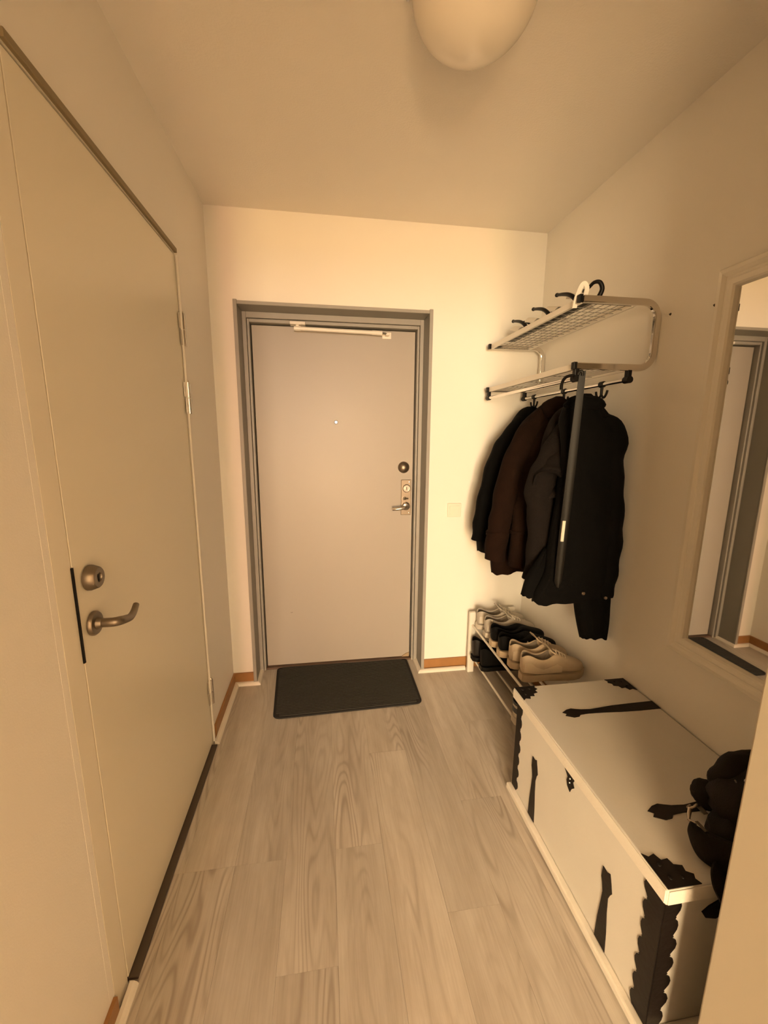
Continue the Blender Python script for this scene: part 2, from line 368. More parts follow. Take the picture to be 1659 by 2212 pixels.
# baseboards and white floor strips
def base(nm, a, lab): struct(MB().box(*a), nm, 'brown_base', lab, bevel=.001)
base('baseboard_left', (0, .010, 1.802, D, 0, .070), 'brown wooden baseboard between the side door and the corner')
base('baseboard_near_left', (0, .010, -.16, .850, 0, .062), 'brown wooden baseboard before the side door')
base('baseboard_back_left', (.010, .1145, D-.010, D, 0, .070), 'short brown wooden baseboard left of the entrance door')
base('baseboard_back_right', (1.114, W-.010, D-.010, D, 0, .070), 'brown wooden baseboard between the entrance door and the shoe rack')
base('baseboard_right', (W-.010, W, .528, D, 0, .070), 'brown wooden baseboard behind the shoe rack and chest')
def strip(i, pts, lab):
    prof = [(0, 0), (.020, 0), (.020, .006), (.016, .012), (.009, .017), (0, .018)]
    P = [Vector((*p, 0)) for p in pts]; rg = []
    for q in range(len(P)):
        d1 = (P[q]-P[q-1]).normalized() if q else None; d2 = (P[q+1]-P[q]).normalized() if q < len(P)-1 else None
        d = ((d1 or d2)+(d2 or d1)).normalized(); nr = Vector((d.y, -d.x, 0))
        kx = 1/max(.3, nr.dot(Vector(((d1 or d2).y, -(d1 or d2).x, 0))))
        rg.append([P[q]+nr*(a*kx)+Vector((0, 0, b)) for a, b in prof])
    struct(MB().rings(rg), 'trim_%d' % i, 'white_strip', lab)
strip(1, [(.010, 1.758), (.010, D-.010), (.1305, D-.010), (.1305, D+.125)], 'white floor strip along the left corner into the door reveal')
strip(2, [(1.0935, D+.125), (1.0935, D-.018), (1.37, D-.018)], 'white floor strip right of the entrance door')
strip(3, [(.010, -.16), (.010, .905)], 'white floor strip before the side door')
# light switch
sw = thing('light_switch', (1.2695, D, .953), 'square cream light switch on the wall right of the entrance door', 'light switch')
q = MB().box(1.229, 1.310, D-.009, D, .953, 1.033).build('plate', 'switch', sw, bevel=.003)
MB().box(1.240, 1.299, D-.0135, D-.009, .964, 1.019).build('rocker', 'switch', sw, bevel=.0015)
# nail holes
for y, z in ((1.349, 1.827), (1.182, 1.808)):
    a = MB().lathe([(.0045, 0), (.003, .0015), (.0008, .006)], (W, y, z), (-1, 0, 0), 10).build('nail', 'dirt', None, smooth=True)
    tag(a, 'tiny dark nail in the white wall between coat rack and mirror' if y > 1.3 else 'tiny dark nail in the white wall at the upper edge of the mirror frame', 'nail')

# ------------------------------------------------------------------ room behind the camera (daylight comes from there)
bt = MB().box(-2.3, 2.4, WY-.2, PB, -.06, 0.); struct(bt, 'floor_living_room', 'room_floor', 'wooden floor of the room behind the hallway')
struct(MB().box(-2.3, 2.4, WY-.2, PB, H, H+.1), 'ceiling_living_room', 'ceiling', 'ceiling of the room behind the hallway')
wx0, wx1, wz0, wz1 = -1.95, 2.20, .20, 2.28
rb = MB().box(-2.3, wx0, WY-.1, WY, 0, H).box(wx1, 2.4, WY-.1, WY, 0, H).box(wx0, wx1, WY-.1, WY, 0, wz0).box(wx0, wx1, WY-.1, WY, wz1, H)
struct(rb, 'wall_far_room', 'wall', 'window wall of the room behind the hallway')
wn = MB()
for x in (wx0, .015, .17, .32, .475, wx1-.03): wn.box(x, x+.03, WY-.08, WY-.03, wz0, wz1)
wn.box(wx0, wx1, WY-.08, WY-.03, wz0, wz0+.03); wn.box(.03, .49, WY-.08, WY-.03, 1.32, 1.38); wn.box(wx0, wx1, WY-.08, WY-.03, wz1-.03, wz1)
struct(wn, 'window_1', 'white_strip', 'white window of the room behind, widened for added fill lamps')  # side bays added to make room for the fill lamps
struct(MB().box(-2.25, -2.15, WY, -5.05, 0, H).box(-2.25, -2.15, -3.65, PB, 0, H).box(-2.25, -2.15, -5.05, -3.65, 0, .4).box(-2.25, -2.15, -5.05, -3.65, 2.3, H), 'wall_side_room', 'passage', 'unseen side wall of the room behind, made brown to cut bounce light')  # side opening and dark brown invented for the light
struct(MB().box(2.3, 2.4, WY, PB, 0, H), 'wall_right_room', 'passage', 'unseen right wall of the room behind, made brown to cut bounce light')  # dark brown invented to keep bounce light down
struct(MB().box(-2.25, 0-T, PB, PB+.1, 0, H).box(W+T, 2.4, PB, PB+.1, 0, H), 'wall_front_room', 'wall', 'wall beside the hallway opening in the room behind')

# ------------------------------------------------------------------ door mat
mr = thing('door_mat', (.636, 2.15, 0), 'dark grey ribbed door mat lying at the entrance door', 'door mat')
c4 = [Vector((.226, 2.368, 0)), Vector((1.034, 2.372, 0)), Vector((1.033, 1.915, 0)), Vector((.254, 1.893, 0))]
def quad(u, v): return (c4[0]*(1-u)+c4[1]*u)*(1-v)+(c4[3]*(1-u)+c4[2]*u)*v
def rounded(inset, r=.035, n=6):
    pts = []
    Ls, Ws = .79, .47
    for (cu, cv, a0) in ((0, 0, PI), (1, 0, PI*1.5), (1, 1, 0), (0, 1, PI*.5)):
        for i in range(n+1):
            a = a0+PI/2*i/n
            u = (inset+r) / Ls if cu == 0 else 1-(inset+r)/Ls; v = (inset+r)/Ws if cv == 0 else 1-(inset+r)/Ws
            pts.append((u+math.cos(a)*r/Ls, v+math.sin(a)*r/Ws))
    return pts
bs = MB()
for ring in ((0, .0), (0, .004), (.004, .006)):
    pass
bs.rings([[quad(u, v)+Vector((0, 0, z)) for u, v in rounded(i)] for i, z in ((0., .0005), (0., .005), (.003, .007), (.007, .007))])
bs.build('backing', 'mat_edge', mr)
rbs = MB(); NR = 38
for i in range(NR):
    v0 = .012+(.976)*i/NR; v1 = v0+.976/NR*.62
    e = .018 if 1 < i < NR-2 else .04
    prof = [(v0, .006), (v0+(v1-v0)*.2, .0095), (v0+(v1-v0)*.8, .0095), (v1, .006)]
    NS = 24
    rbs.rings([[quad(e+(1-2*e)*s/NS, v)+Vector((0, 0, z+.0006*nz(s*3., i*2.)*(z > .007))) for v, z in prof] for s in range(NS+1)])
o = rbs.build('ribbed_pile', 'mat_pile', mr); o['kind'] = 'stuff'

# ------------------------------------------------------------------ ceiling lamp
lp = thing('ceiling_lamp', (.91, 1.134, H), 'unlit white opal dome lamp on the ceiling', 'lamp')
prof = [(.140, 0), (.151, .006), (.1505, .02)]+[(.151*math.cos(a), .012+.121*math.sin(a)) for a in [PI/2*i/14 for i in range(1, 14)]]+[(.001, .133)]
MB().lathe(prof, (.91, 1.134, H-.0), (0, 0, -1), 56).build('shade', 'opal', lp, smooth=True, autosm=60)
MB().lathe([(.145, 0), (.1535, .001), (.1535, .006), (.150, .007)], (.91, 1.134, H), (0, 0, -1), 56).build('base_ring', 'white_metal', lp, smooth=True)
MB().box(.752, .760, 1.165, 1.180, H-.02, H-.001).build('clip', 'chrome', lp, bevel=.001)

# ------------------------------------------------------------------ mirror
mi = thing('wall_mirror', (W, .945, .689), 'tall mirror in a wide white moulded frame on the wall above the chest', 'mirror')
my0, my1, mz0, mz1 = .705, 1.168, .689, 1.900
prof = [(0, .0), (0, .012), (.006, .020), (.018, .0225), (.026, .020), (.030, .0165), (.036, .0165), (.042, .022), (.056, .022), (.061, .018), (.0645, .010), (.0645, .003)]
def frame_side(p, q, inn, nm='frame_side'):
    """mitred moulding from corner p to q (y,z) with inward direction inn"""
    P, Q, I = Vector(p), Vector(q), Vector(inn); d = (Q-P).normalized(); rg = []
    for e, sgn in ((P, 1), (Q, -1)):
        rg.append([(W-h, *(e+I*a+d*(sgn*a))) for a, h in prof])
    return MB().rings(rg).build(nm, 'mirror_frame', mi, smooth=True, autosm=25)
frame_side((my0, mz0), (my1, mz0), (0, 1)); frame_side((my0, mz1), (my1, mz1), (0, -1))
frame_side((my0, mz0), (my0, mz1), (1, 0)); frame_side((my1, mz0), (my1, mz1), (-1, 0))
MB().box(W-.007, W-.004, my0+.060, my1-.060, mz0+.060, mz1-.060).build('glass', 'mirror_glass', mi)
MB().box(W-.004, W, my0+.01, my1-.01, mz0+.01, mz1-.01).build('backing', 'dirt', mi)

# ------------------------------------------------------------------ chest
ch = thing('storage_chest', (1.485, .985, 0), 'white wooden chest with black iron straps and corner plates', 'chest')
FX = 1.262
MB().box(FX, 1.705, .634, 1.336, .012, .408).build('body', 'chest_white', ch, bevel=.002)
lid = MB().box(1.247, 1.716, .619, 1.350, .409, .450).build('lid', 'chest_white', ch, bevel=.004)
MB().box(1.2445, 1.2475, .622, 1.347, .413, .4475).build('lid_edge_band', 'chest_edge', lid, bevel=.001)
MB().box(1.250, 1.713, .6165, .6195, .413, .4475).build('lid_edge_band', 'chest_edge', lid, bevel=.001)
pb = MB().box(1.240, 1.262, .626, 1.345, .006, .032); pb.box(1.262, 1.708, .620, .634, .006, .032); pb.box(1.262, 1.708, 1.336, 1.347, .006, .032)
pb.build('plinth', 'chest_edge', ch, bevel=.005)
for y in (.70, 1.28):
    for x in (1.265, 1.67): MB().lathe([(.016, 0), (.019, .003), (.015, .012)], (x, y, 0), (0, 0, 1), 16).build('foot', 'chest_edge', ch, smooth=True)
def wav(p, q, n, amp, seed):
    p, q = Vector(p), Vector(q); d = q-p; nr = Vector((-d.y, d.x)).normalized(); out = []
    for i in range(n):
        t = i/n; out.append(tuple(p+d*t+nr*(amp*nz(i*.83+seed, seed*1.7, .3)*1.6 if i else 0)))
    return out
X, Y, Z = (1, 0, 0), (0, 1, 0), (0, 0, 1)
def front(poly, nm): return MB().prism(poly, (FX, 0, 0), Y, Z, (-1, 0, 0), .0022).build(nm, 'iron', ch)
def top(poly, nm): return MB().prism(poly, (0, 0, .450), X, Y, (0, 0, 1), .0020).build(nm, 'iron', lid)
def endf(poly, nm, y, s): return MB().prism(poly, (0, y, 0), X, Z, (0, s, 0), .0022).build(nm, 'iron', ch)
def scallop(y_edge, sgn, z0, z1, seed, n=7, depth=.014):
    """scalloped edge going up: leaf shapes with small hooks"""
    out = []; h = (z1-z0)/n
    for i in range(n):
        zb = z0+i*h; a = depth*(.7+.5*random.random())
        out += [(y_edge+sgn*a*.15, zb), (y_edge+sgn*a*.85, zb+h*.28), (y_edge+sgn*a, zb+h*.5), (y_edge+sgn*a*.75, zb+h*.72), (y_edge+sgn*a*.05, zb+h*.86), (y_edge+sgn*a*.3, zb+h*.93)]
    return out+[(y_edge, z1)]
# vertical corner bands (front and end faces)
front([(.634, .408), (.634, .030)]+scallop(.674, 1, .030, .408, 1), 'corner_band')
front([(1.336, .408), (1.336, .030)]+scallop(1.306, -1, .030, .408, 2), 'corner_band')
endf([(FX, .408), (FX, .030)]+scallop(1.292, 1, .030, .408, 3), 'corner_band', .634, -1)
endf([(FX, .408), (FX, .030)]+scallop(1.292, 1, .030, .408, 4), 'corner_band', 1.336, 1)
endf([(1.705, .408), (1.705, .030)]+scallop(1.668, -1, .030, .408, 5), 'corner_band', .634, -1)
# front straps: strip from the plinth with a leaf-shaped head
def strapF(yc, z1):
    w = .021
    front([(yc-w, .030), (yc+w, .030), (yc+w*.86, .10), (yc+w*.62, .16), (yc+w*.5, .195), (yc+w*.75, .218), (yc+w*1.0, .232), (yc+w*.95, z1-.018), (yc+w*.9, z1-.004), (yc+w*.2, z1-.006), (yc-w*.35, z1+.002),
           (yc-w*.7, z1-.022), (yc-w*.98, z1-.046), (yc-w*.7, z1-.058), (yc-w*.45, .195), (yc-w*.55, .15), (yc-w*.85, .09)], 'strap')
strapF(1.183, .276); strapF(.799, .270)
# lock plate
front([(1.018, .392), (.992, .398), (.968, .392), (.974, .378), (.966, .366), (.978, .352), (.984, .336), (.998, .346), (1.004, .362), (1.000, .376)], 'lock_plate')
for z in (.380, .366): MB().lathe([(.0028, 0), (.002, .002), (.0005, .0026)], (FX-.0022, .988, z), (-1, 0, 0), 8).build('rivet', 'snap', ch, smooth=True)
def strapT(yc, s):
    w = .021
    top([(1.716, yc-w), (1.716, yc+w), (1.62, yc+w*.95), (1.55, yc+w*.85), (1.50, yc+w*.62), (1.46, yc+w*.45), (1.425, yc+w*.6), (1.405, yc+w*.85), (1.392, yc+w*1.05), (1.372, yc+w*.85), (1.350, yc+w*.3),
         (1.362, yc-w*.1), (1.352, yc-w*.5), (1.378, yc-w*1.1), (1.398, yc-w*1.0), (1.408, yc-w*.6), (1.44, yc-w*.5), (1.50, yc-w*.62), (1.56, yc-w*.85), (1.64, yc-w)], 'strap')
strapT(1.180, 0); strapT(.790, 1)
def cornerT(cx, cy, sx, sy, seed, a=.083, b=.078):
    e = [(a, 0), (a*.93, b*.14), (a*1.0, b*.26), (a*.84, b*.36), (a*.88, b*.52), (a*.66, b*.58), (a*.62, b*.76), (a*.42, b*.74), (a*.34, b*.94), (a*.14, b*.88), (0, b)]
    pl = top([(cx, cy)]+[(cx+sx*p, cy+sy*q) for p, q in e], 'corner_plate')
    for p, q in ((.28, .25), (.62, .22), (.25, .62)):
        MB().lathe([(.0045, 0), (.004, .002), (.001, .003)], (cx+sx*p*a, cy+sy*q*b, .452), Z, 10).build('rivet', 'iron', lid, smooth=True)
cornerT(1.249, 1.348, 1, -1, 1); cornerT(1.714, 1.348, -1, -1, 2); cornerT(1.249, .621, 1, 1, 3); cornerT(1.714, .621, -1, 1, 4)
# end handle
endf([(1.372, .334), (1.40, .326), (1.425, .338), (1.425, .366), (1.40, .378), (1.376, .366), (1.36, .352)], 'handle_plate', .634, -1)
endf([(1.545, .338), (1.57, .326), (1.60, .336), (1.612, .352), (1.596, .368), (1.57, .378), (1.545, .366)], 'handle_plate', .634, -1)
MB().tube(crom([(1.405, .632, .352), (1.405, .612, .350), (1.43, .606, .325), (1.485, .604, .312), (1.54, .606, .325), (1.57, .612, .350), (1.57, .632, .352)], 5), .005, 10).build('carry_handle', 'iron', ch, smooth=True)

# ------------------------------------------------------------------ bag on the chest
bg = thing('shoulder_bag', (1.55, .72, .452), 'slouched black fabric bag with a metal clip lying on the chest', 'bag')
def blob(c, r, rot=0., amp=.10, fr=9., n=26, m=18, flat=None, seed=0.):
    rg = []
    for i in range(m+1):
        a = -PI/2+PI*i/m; ring = []
        for j in range(n):
            b = 2*PI*j/n; d = Vector((math.cos(a)*math.cos(b), math.cos(a)*math.sin(b), math.sin(a)))
            k = 1+amp*nz(d.x*1.6+seed, d.y*1.6, d.z*1.6)+amp*.35*nz(d.x*fr*.5+seed, d.y*fr*.5, d.z*fr*.5)
            x, y, z = d.x*r[0]*k, d.y*r[1]*k, d.z*r[2]*k
            x, y = x*math.cos(rot)-y*math.sin(rot), x*math.sin(rot)+y*math.cos(rot)
            zz = c[2]+z
            if flat is not None: zz = max(zz, flat)
            ring.append((c[0]+x, c[1]+y, zz))
        rg.append(ring)
    return MB().rings(rg)
TZ = .4525
blob((1.575, .705, .520), (.128, .088, .085), .15, .22, flat=TZ, seed=1).build('body', 'bag', bg, smooth=True, autosm=80)
blob((1.600, .770, .545), (.105, .050, .062), .05, .15, seed=4).build('rolled_top', 'bag', bg, smooth=True, autosm=80)
blob((1.500, .775, .500), (.036, .040, .034), .2, .15, flat=TZ, seed=7).build('side_pocket', 'bag', bg, smooth=True, autosm=80)
fp = MB()
path = crom([(1.385, .715, .490), (1.385, .690, .480), (1.400, .665, .473), (1.430, .645, .470), (1.48, .635, .475)], 6)
rg = []
for i, p in enumerate(path):
    t = i/(len(path)-1); a = .012+.028*math.sin(min(1, t*1.6)*PI/2)
    rg.append([(p[0]+a*.8*math.cos(2*PI*k/14)+.03*t*0, p[1]+a*.8*math.cos(2*PI*k/14)*.6, max(TZ, p[2]+a*math.sin(2*PI*k/14)*.95)) for k in range(14)])
MB().rings(rg).build('front_pocket', 'bag', bg, smooth=True, sub=1)
blob((1.478, .690, .487), (.060, .050, .036), .5, .18, flat=TZ, seed=12).build('middle_flap', 'bag', bg, smooth=True, autosm=80)
MB().tube(crom([(1.50, .655, .560), (1.53, .640, .585), (1.57, .650, .610), (1.60, .690, .622), (1.62, .74, .615)], 6), 1, flat=(.0022, .014), up=(-.3, -.5, .8)).build('top_strap', 'bag', bg, smooth=True)
MB().tube(crom([(1.515, .655, .50), (1.50, .665, .53), (1.505, .70, .566), (1.52, .735, .58)], 6), .0022, 8).build('zip_seam', 'bag_light', bg, smooth=True)
# trailing strap hanging over the lid end
st = crom([(1.50, .66, .468), (1.43, .645, .462), (1.385, .628, .462), (1.372, .6135, .456), (1.376, .606, .440), (1.39, .604, .415), (1.41, .604, .395)], 6)
MB().tube(st, 1, flat=(.0025, .022), up=(.0, -1, .6)).build('strap', 'bag', bg, smooth=True)
# clip
MB().tube(crom([(1.443, .757, .494), (1.438, .748, .508), (1.426, .742, .510), (1.418, .748, .500), (1.424, .758, .492), (1.436, .762, .492)], 5), .0026, 8).build('clip_ring', 'snap', bg, smooth=True)
MB().tube([(1.420, .748, .500), (1.408, .738, .494), (1.398, .728, .490)], [.005, .0045, .003], 10).build('clip_hook', 'snap', bg, smooth=True)
MB().tube([(1.398, .728, .490), (1.402, .712, .496)], [.0028, .0028], 8).build('clip_end', 'snap', bg, smooth=True)
MB().box(1.432, 1.444, .722, .742, .506, .5085).build('tab', 'bag_light', bg, bevel=.0006)
MB().box(1.392, 1.400, .682, .708, .507, .5092).build('trim_patch', 'bag_light', bg, bevel=.0006)
MB().lathe([(.006, 0), (.005, .003), (.001, .004)], (1.535, .720, .588), (-.4, -.6, .6), 12).build('stud', 'snap', bg, smooth=True)

# ------------------------------------------------------------------ coat rack
cr = thing('coat_rack', (W, 1.78, 1.60), 'chrome wall coat rack with two white wire shelves and hanging rods', 'coat rack')
def bracket(y, nm):
    xb = W-.013; r = .052; zt, zb = 1.874, 1.655; p = [(1.418, y, zt), (1.55, y, zt), (xb-r, y, zt)]
    p += [(xb-r+r*math.sin(a), y, zt-r+r*math.cos(a)) for a in [PI/2*i/8 for i in range(1, 9)]]
    p += [(xb-r+r*math.cos(a), y, zb+r-r*math.sin(a)) for a in [PI/2*i/8 for i in range(0, 9)]]
    p += [(1.55, y, zb), (1.414, y, zb)]
    o = MB().tube(p, 1, flat=(.0075, .0115), up=(0, 1, 0)).build(nm, 'chrome', cr, bevel=.003)
    for z in (zt, zb): MB().box(1.402, 1.416, y-.009, y+.009, z-.0125, z+.0125).build('end_cap', 'black_plastic', o, bevel=.002)
    return o
YN, YF = 1.392, 2.168
bracket(YN, 'bracket'); bracket(YF, 'bracket')
def shelf(z, nm, xs, nc):
    for x in (1.420, 1.625):
        MB().box(x-.006, x+.006, YN+.008, YF-.008, z-.011, z+.011).build('shelf_rail', 'white_metal', cr, bevel=.002)
    w = MB()
    for i in range(xs):
        x = 1.425+.195*(i+.5)/xs; w.tube([(x, YN+.01, z-.003), (x, YF-.01, z-.003)], .0013, 6)
    for i in range(nc):
        y = YN+.02+(YF-YN-.04)*i/(nc-1); w.tube([(1.42, y, z-.006), (1.625, y, z-.006)], .0013, 6)
    w.build(nm, 'wire', cr, smooth=True)
shelf(1.872, 'wire_grid', 7, 17); shelf(1.655, 'wire_grid', 9, 5)
# rods
def rod(x, z, nm):
    MB().tube([(x, YN+.004, z), (x, YF-.004, z)], .0078, 14).build(nm, 'chrome', cr, smooth=True)
    for y in (YN, YF):
        b = MB().box(x-.009, x+.009, y-.008, y+.010, z-.006, 1.647).build('rod_holder', 'black_plastic', cr, bevel=.003)
        MB().tube([(x, y-.012, z), (x, y+.014, z)], .0125, 14).build('rod_socket', 'black_plastic', b, smooth=True)
rod(1.622, 1.613, 'hanging_rod'); rod(1.418, 1.613, 'hanging_rod')
# front peg at the near end
MB().tube(crom([(1.410, YN-.006, 1.622), (1.398, YN+.012, 1.622), (1.393, YN+.030, 1.614), (1.394, YN+.044, 1.598), (1.397, YN+.050, 1.580)], 5), [.0055]*16+[.006]*5, 10).build('peg', 'black_plastic', cr, smooth=True)
# sliding double hooks on the rear rod
HK = [2.060, 1.790, 1.530]
for y in HK:
    h = MB().tube([(1.622, y-.010, 1.613), (1.622, y+.010, 1.613)], .0118, 14)
    h.tube([(1.622, y, 1.604), (1.622, y, 1.570)], [.006, .005], 10)
    h.tube(crom([(1.622, y, 1.572), (1.622, y-.016, 1.562), (1.622, y-.028, 1.572), (1.622, y-.034, 1.588)], 5), .0045, 10)
    h.tube(crom([(1.622, y, 1.572), (1.622, y+.016, 1.562), (1.622, y+.028, 1.572), (1.622, y+.034, 1.588)], 5), .0045, 10)
    h.build('hook', 'black_plastic', cr, smooth=True)
# things lying on the upper shelf: hook rail and white loop
hr = thing('hook_rail', (1.49, 1.75, 1.884), 'black rail with curved coat hooks and white plates lying on the upper shelf', 'hook rail')
MB().box(1.452, 1.508, 1.47, 2.09, 1.884, 1.892).build('rail', 'black_plastic', hr, bevel=.002)
for y in (1.50, 1.685, 1.88):
    p = crom([(1.470, y, 1.886), (1.462, y+.010, 1.912), (1.456, y+.040, 1.934), (1.454, y+.080, 1.948), (1.454, y+.118, 1.957)], 5)
    h = MB().tube(p, [.0095-.004*i/(len(p)-1) for i in range(len(p))], 10).build('hook', 'black_plastic', hr, smooth=True)
    MB().lathe([(.001, -.008), (.006, -.006), (.008, 0), (.006, .006), (.001, .008)], (1.454, y+.121, 1.958), (0, 1, 0), 12).build('hook_ball', 'black_plastic', h, smooth=True)
    p = crom([(1.50, y+.02, 1.892), (1.505, y+.035, 1.915), (1.50, y+.055, 1.935), (1.49, y+.08, 1.945)], 4)
    h = MB().tube(p, .0045, 8).build('small_hook', 'black_plastic', hr, smooth=True)
    MB().lathe([(.001, -.006), (.005, -.004), (.006, 0), (.005, .004), (.001, .006)], (1.489, y+.082, 1.946), (0, 1, 0), 10).build('hook_ball', 'black_plastic', h, smooth=True)
p = crom([(1.485, 1.405, 1.884), (1.492, 1.398, 1.910), (1.482, 1.400, 1.932), (1.468, 1.412, 1.934), (1.462, 1.432, 1.922), (1.458, 1.442, 1.918)], 5)
for yc in (1.555, 1.72, 1.89, 2.04):
    P = [(1.460+.055*i/8, 0, 0) for i in range(9)]
    rg = [[(1.478+.07*i/8, yc+dy, 1.912+.034*math.sin(i/8*PI*1.1+.4)+dz+dy*.28) for dy, dz in ((-.042, 0), (.042, 0), (.042, .002), (-.042, .002))] for i in range(9)]
    MB().rings(rg).build('white_plate', 'white_metal', hr, smooth=True)
lh = thing('single_hook', (1.49, 1.40, 1.886), 'single large curved black hook standing on the near end of the upper shelf', 'hook')
MB().tube(p, [.0085-.004*i/(len(p)-1) for i in range(len(p))], 10).build('arm', 'black_plastic', lh, smooth=True)
MB().lathe([(.001, -.008), (.006, -.006), (.008, 0), (.006, .006), (.001, .008)], (1.457, 1.444, 1.917), (0, 1, -.3), 12).build('ball_end', 'black_plastic', lh, smooth=True)
MB().box(1.470, 1.500, 1.398, 1.425, 1.876, 1.885).build('foot', 'black_plastic', lh, bevel=.002)
lo = MB().tube(crom([(1.409, 1.422, 1.852), (1.408, 1.412, 1.880), (1.412, 1.400, 1.912), (1.422, 1.394, 1.922), (1.432, 1.394, 1.908), (1.434, 1.404, 1.888)], 6), 1, flat=(.0022, .008), up=(0, 1, 0)).build('white_strap', 'white_metal', None)
tag(lo, 'narrow white plastic strap looped over the near end of the upper shelf', 'strap')

# ------------------------------------------------------------------ coats
def garment_body(keys, amp=.05, kf=7, seed=0., n=56, per=6, hem=.018):
    """keys: (z, cx, cy, halfx, halfy, lean) -> lofted hanging cloth with vertical folds"""
    rg = []; K = crom(keys, per); zt, zb = keys[0][0], keys[-1][0]
    for i, (z, cx, cy, a, b) in enumerate(K):
        t = (zt-z)/(zt-zb); ring = []
        for j in range(n):
            th = 2*PI*j/n; c, s = math.cos(th), math.sin(th)
            e = .72
            x = math.copysign(abs(c)**e, c)*a; y = math.copysign(abs(s)**e, s)*b
            fold = amp*t**.6*(math.sin(kf*th+seed+1.2*nz(z*2.2, seed))*.6+nz(c*3+seed, s*3, z*1.8)*1.1)
            cr_ = .010*nz(c*5+seed, s*5, z*9.)
            ring.append((cx+x*(1+fold*.5), cy+y*(1+fold*2.2)+cr_*.6, z+hem*t**6*nz(c*2+seed*3, s*2, 1.)*1.2+.006*t**8*math.sin(2*th+seed)))
        rg.append(ring)
    last = rg[-1]; cx = sum(p[0] for p in last)/n; cy = sum(p[1] for p in last)/n
    rg.append([(cx+(p[0]-cx)*.93, cy+(p[1]-cy)*.8, p[2]+.004) for p in last])
    rg.append([(cx+(p[0]-cx)*.8, cy+(p[1]-cy)*.6, p[2]+.05) for p in last])
    return MB().rings(rg)
def sleeve(pts, per=6, n=20, seed=0., wr=.10, hollow=True):
    """pts: (x,y,z,ra,rb) tube with wrinkles, cuff at the end"""
    K = crom(pts, per); rg = []; P = [Vector(k[:3]) for k in K]
    for i, k in enumerate(K):
        t = (P[min(i+1, len(P)-1)]-P[max(i-1, 0)]).normalized(); a = Vector((0, 1, 0)); e1 = (a-t*a.dot(t)).normalized(); e2 = t.cross(e1)
        ring = []
        for j in range(n):
            th = 2*PI*j/n; w = 1+wr*nz(math.cos(th)*1.5+seed, math.sin(th)*1.5, i*.33)+wr*.5*math.sin(i*1.15+math.sin(th+seed)*2)
            ring.append(P[i]+e2*(k[3]*w*math.cos(th))+e1*(k[4]*w*math.sin(th)))
        rg.append(ring)
    if hollow:
        t = (P[-1]-P[-2]).normalized(); last = rg[-1]; c = P[-1]
        rg.append([c+(p-c)*.84-t*.004 for p in last]); rg.append([c+(p-c)*.75-t*.05 for p in last])
    return MB().rings(rg)
GS = dict(smooth=True, autosm=75)
# far black coat
g = thing('black_coat', (1.52, 2.02, .78), 'plain black coat hanging next to the end wall behind the brown coat', 'coat', 'coats on the rack')
garment_body([(1.565, 1.615, 2.05, .020, .015), (1.540, 1.605, 2.045, .055, .028), (1.45, 1.585, 2.03, .098, .046), (1.30, 1.560, 2.02, .138, .058), (1.10, 1.530, 2.015, .165, .064), (.92, 1.520, 2.01, .178, .066), (.80, 1.52, 2.005, .172, .068)], .07, 6, 1.).build('body', 'cloth_jet', g, **GS)
sleeve([(1.545, 2.0, 1.50, .03, .03), (1.475, 1.99, 1.40, .046, .042), (1.422, 1.985, 1.29, .052, .045), (1.376, 1.98, 1.12, .052, .045), (1.350, 1.98, .98, .048, .042), (1.342, 1.985, .872, .043, .040)], seed=2.).build('sleeve', 'cloth_jet', g, **GS)
sleeve([(1.62, 2.00, 1.44, .03, .03), (1.655, 1.99, 1.30, .045, .045), (1.66, 1.99, 1.05, .045, .045), (1.655, 1.995, .85, .042, .042)], seed=3.).build('sleeve', 'cloth_jet', g, **GS)
g.location.y += .025
# brown coat
g = thing('brown_coat', (1.54, 1.84, .70), 'dark brown woolly coat with hood and two long sleeves on the rack', 'coat', 'coats on the rack')
garment_body([(1.575, 1.600, 1.80, .030, .02), (1.53, 1.590, 1.81, .075, .040), (1.44, 1.565, 1.83, .120, .055), (1.25, 1.55, 1.845, .150, .060), (1.0, 1.535, 1.855, .160, .062), (.82, 1.53, 1.86, .165, .062), (.735, 1.53, 1.86, .160, .060)], .07, 7, 4.).build('body', 'cloth_brown', g, **GS)
sleeve([(1.545, 1.80, 1.50, .035, .035), (1.470, 1.785, 1.40, .060, .048), (1.405, 1.775, 1.25, .062, .052), (1.368, 1.77, 1.08, .058, .050), (1.350, 1.77, .97, .052, .048), (1.338, 1.77, .828, .050, .046)], seed=5.).build('sleeve', 'cloth_brown', g, **GS)
sleeve([(1.575, 1.755, 1.48, .035, .035), (1.530, 1.735, 1.36, .060, .045), (1.480, 1.725, 1.20, .058, .048), (1.450, 1.72, 1.04, .055, .046), (1.440, 1.72, .94, .050, .045), (1.437, 1.725, .808, .050, .045)], seed=6.).build('sleeve', 'cloth_brown', g, **GS)
sleeve([(1.3445, 1.77, .972, .054, .050), (1.347, 1.77, .958, .056, .052)], hollow=False, wr=.03).build('cuff_seam', 'cloth_brown', g, **GS)
sleeve([(1.440, 1.72, .985, .053, .048), (1.441, 1.72, .970, .056, .050)], hollow=False, wr=.03).build('cuff_seam', 'cloth_brown', g, **GS)
blob((1.595, 1.765, 1.535), (.075, .052, .056), .2, .15, seed=3).build('hood', 'cloth_brown', g, **GS)
g.location.y += .030
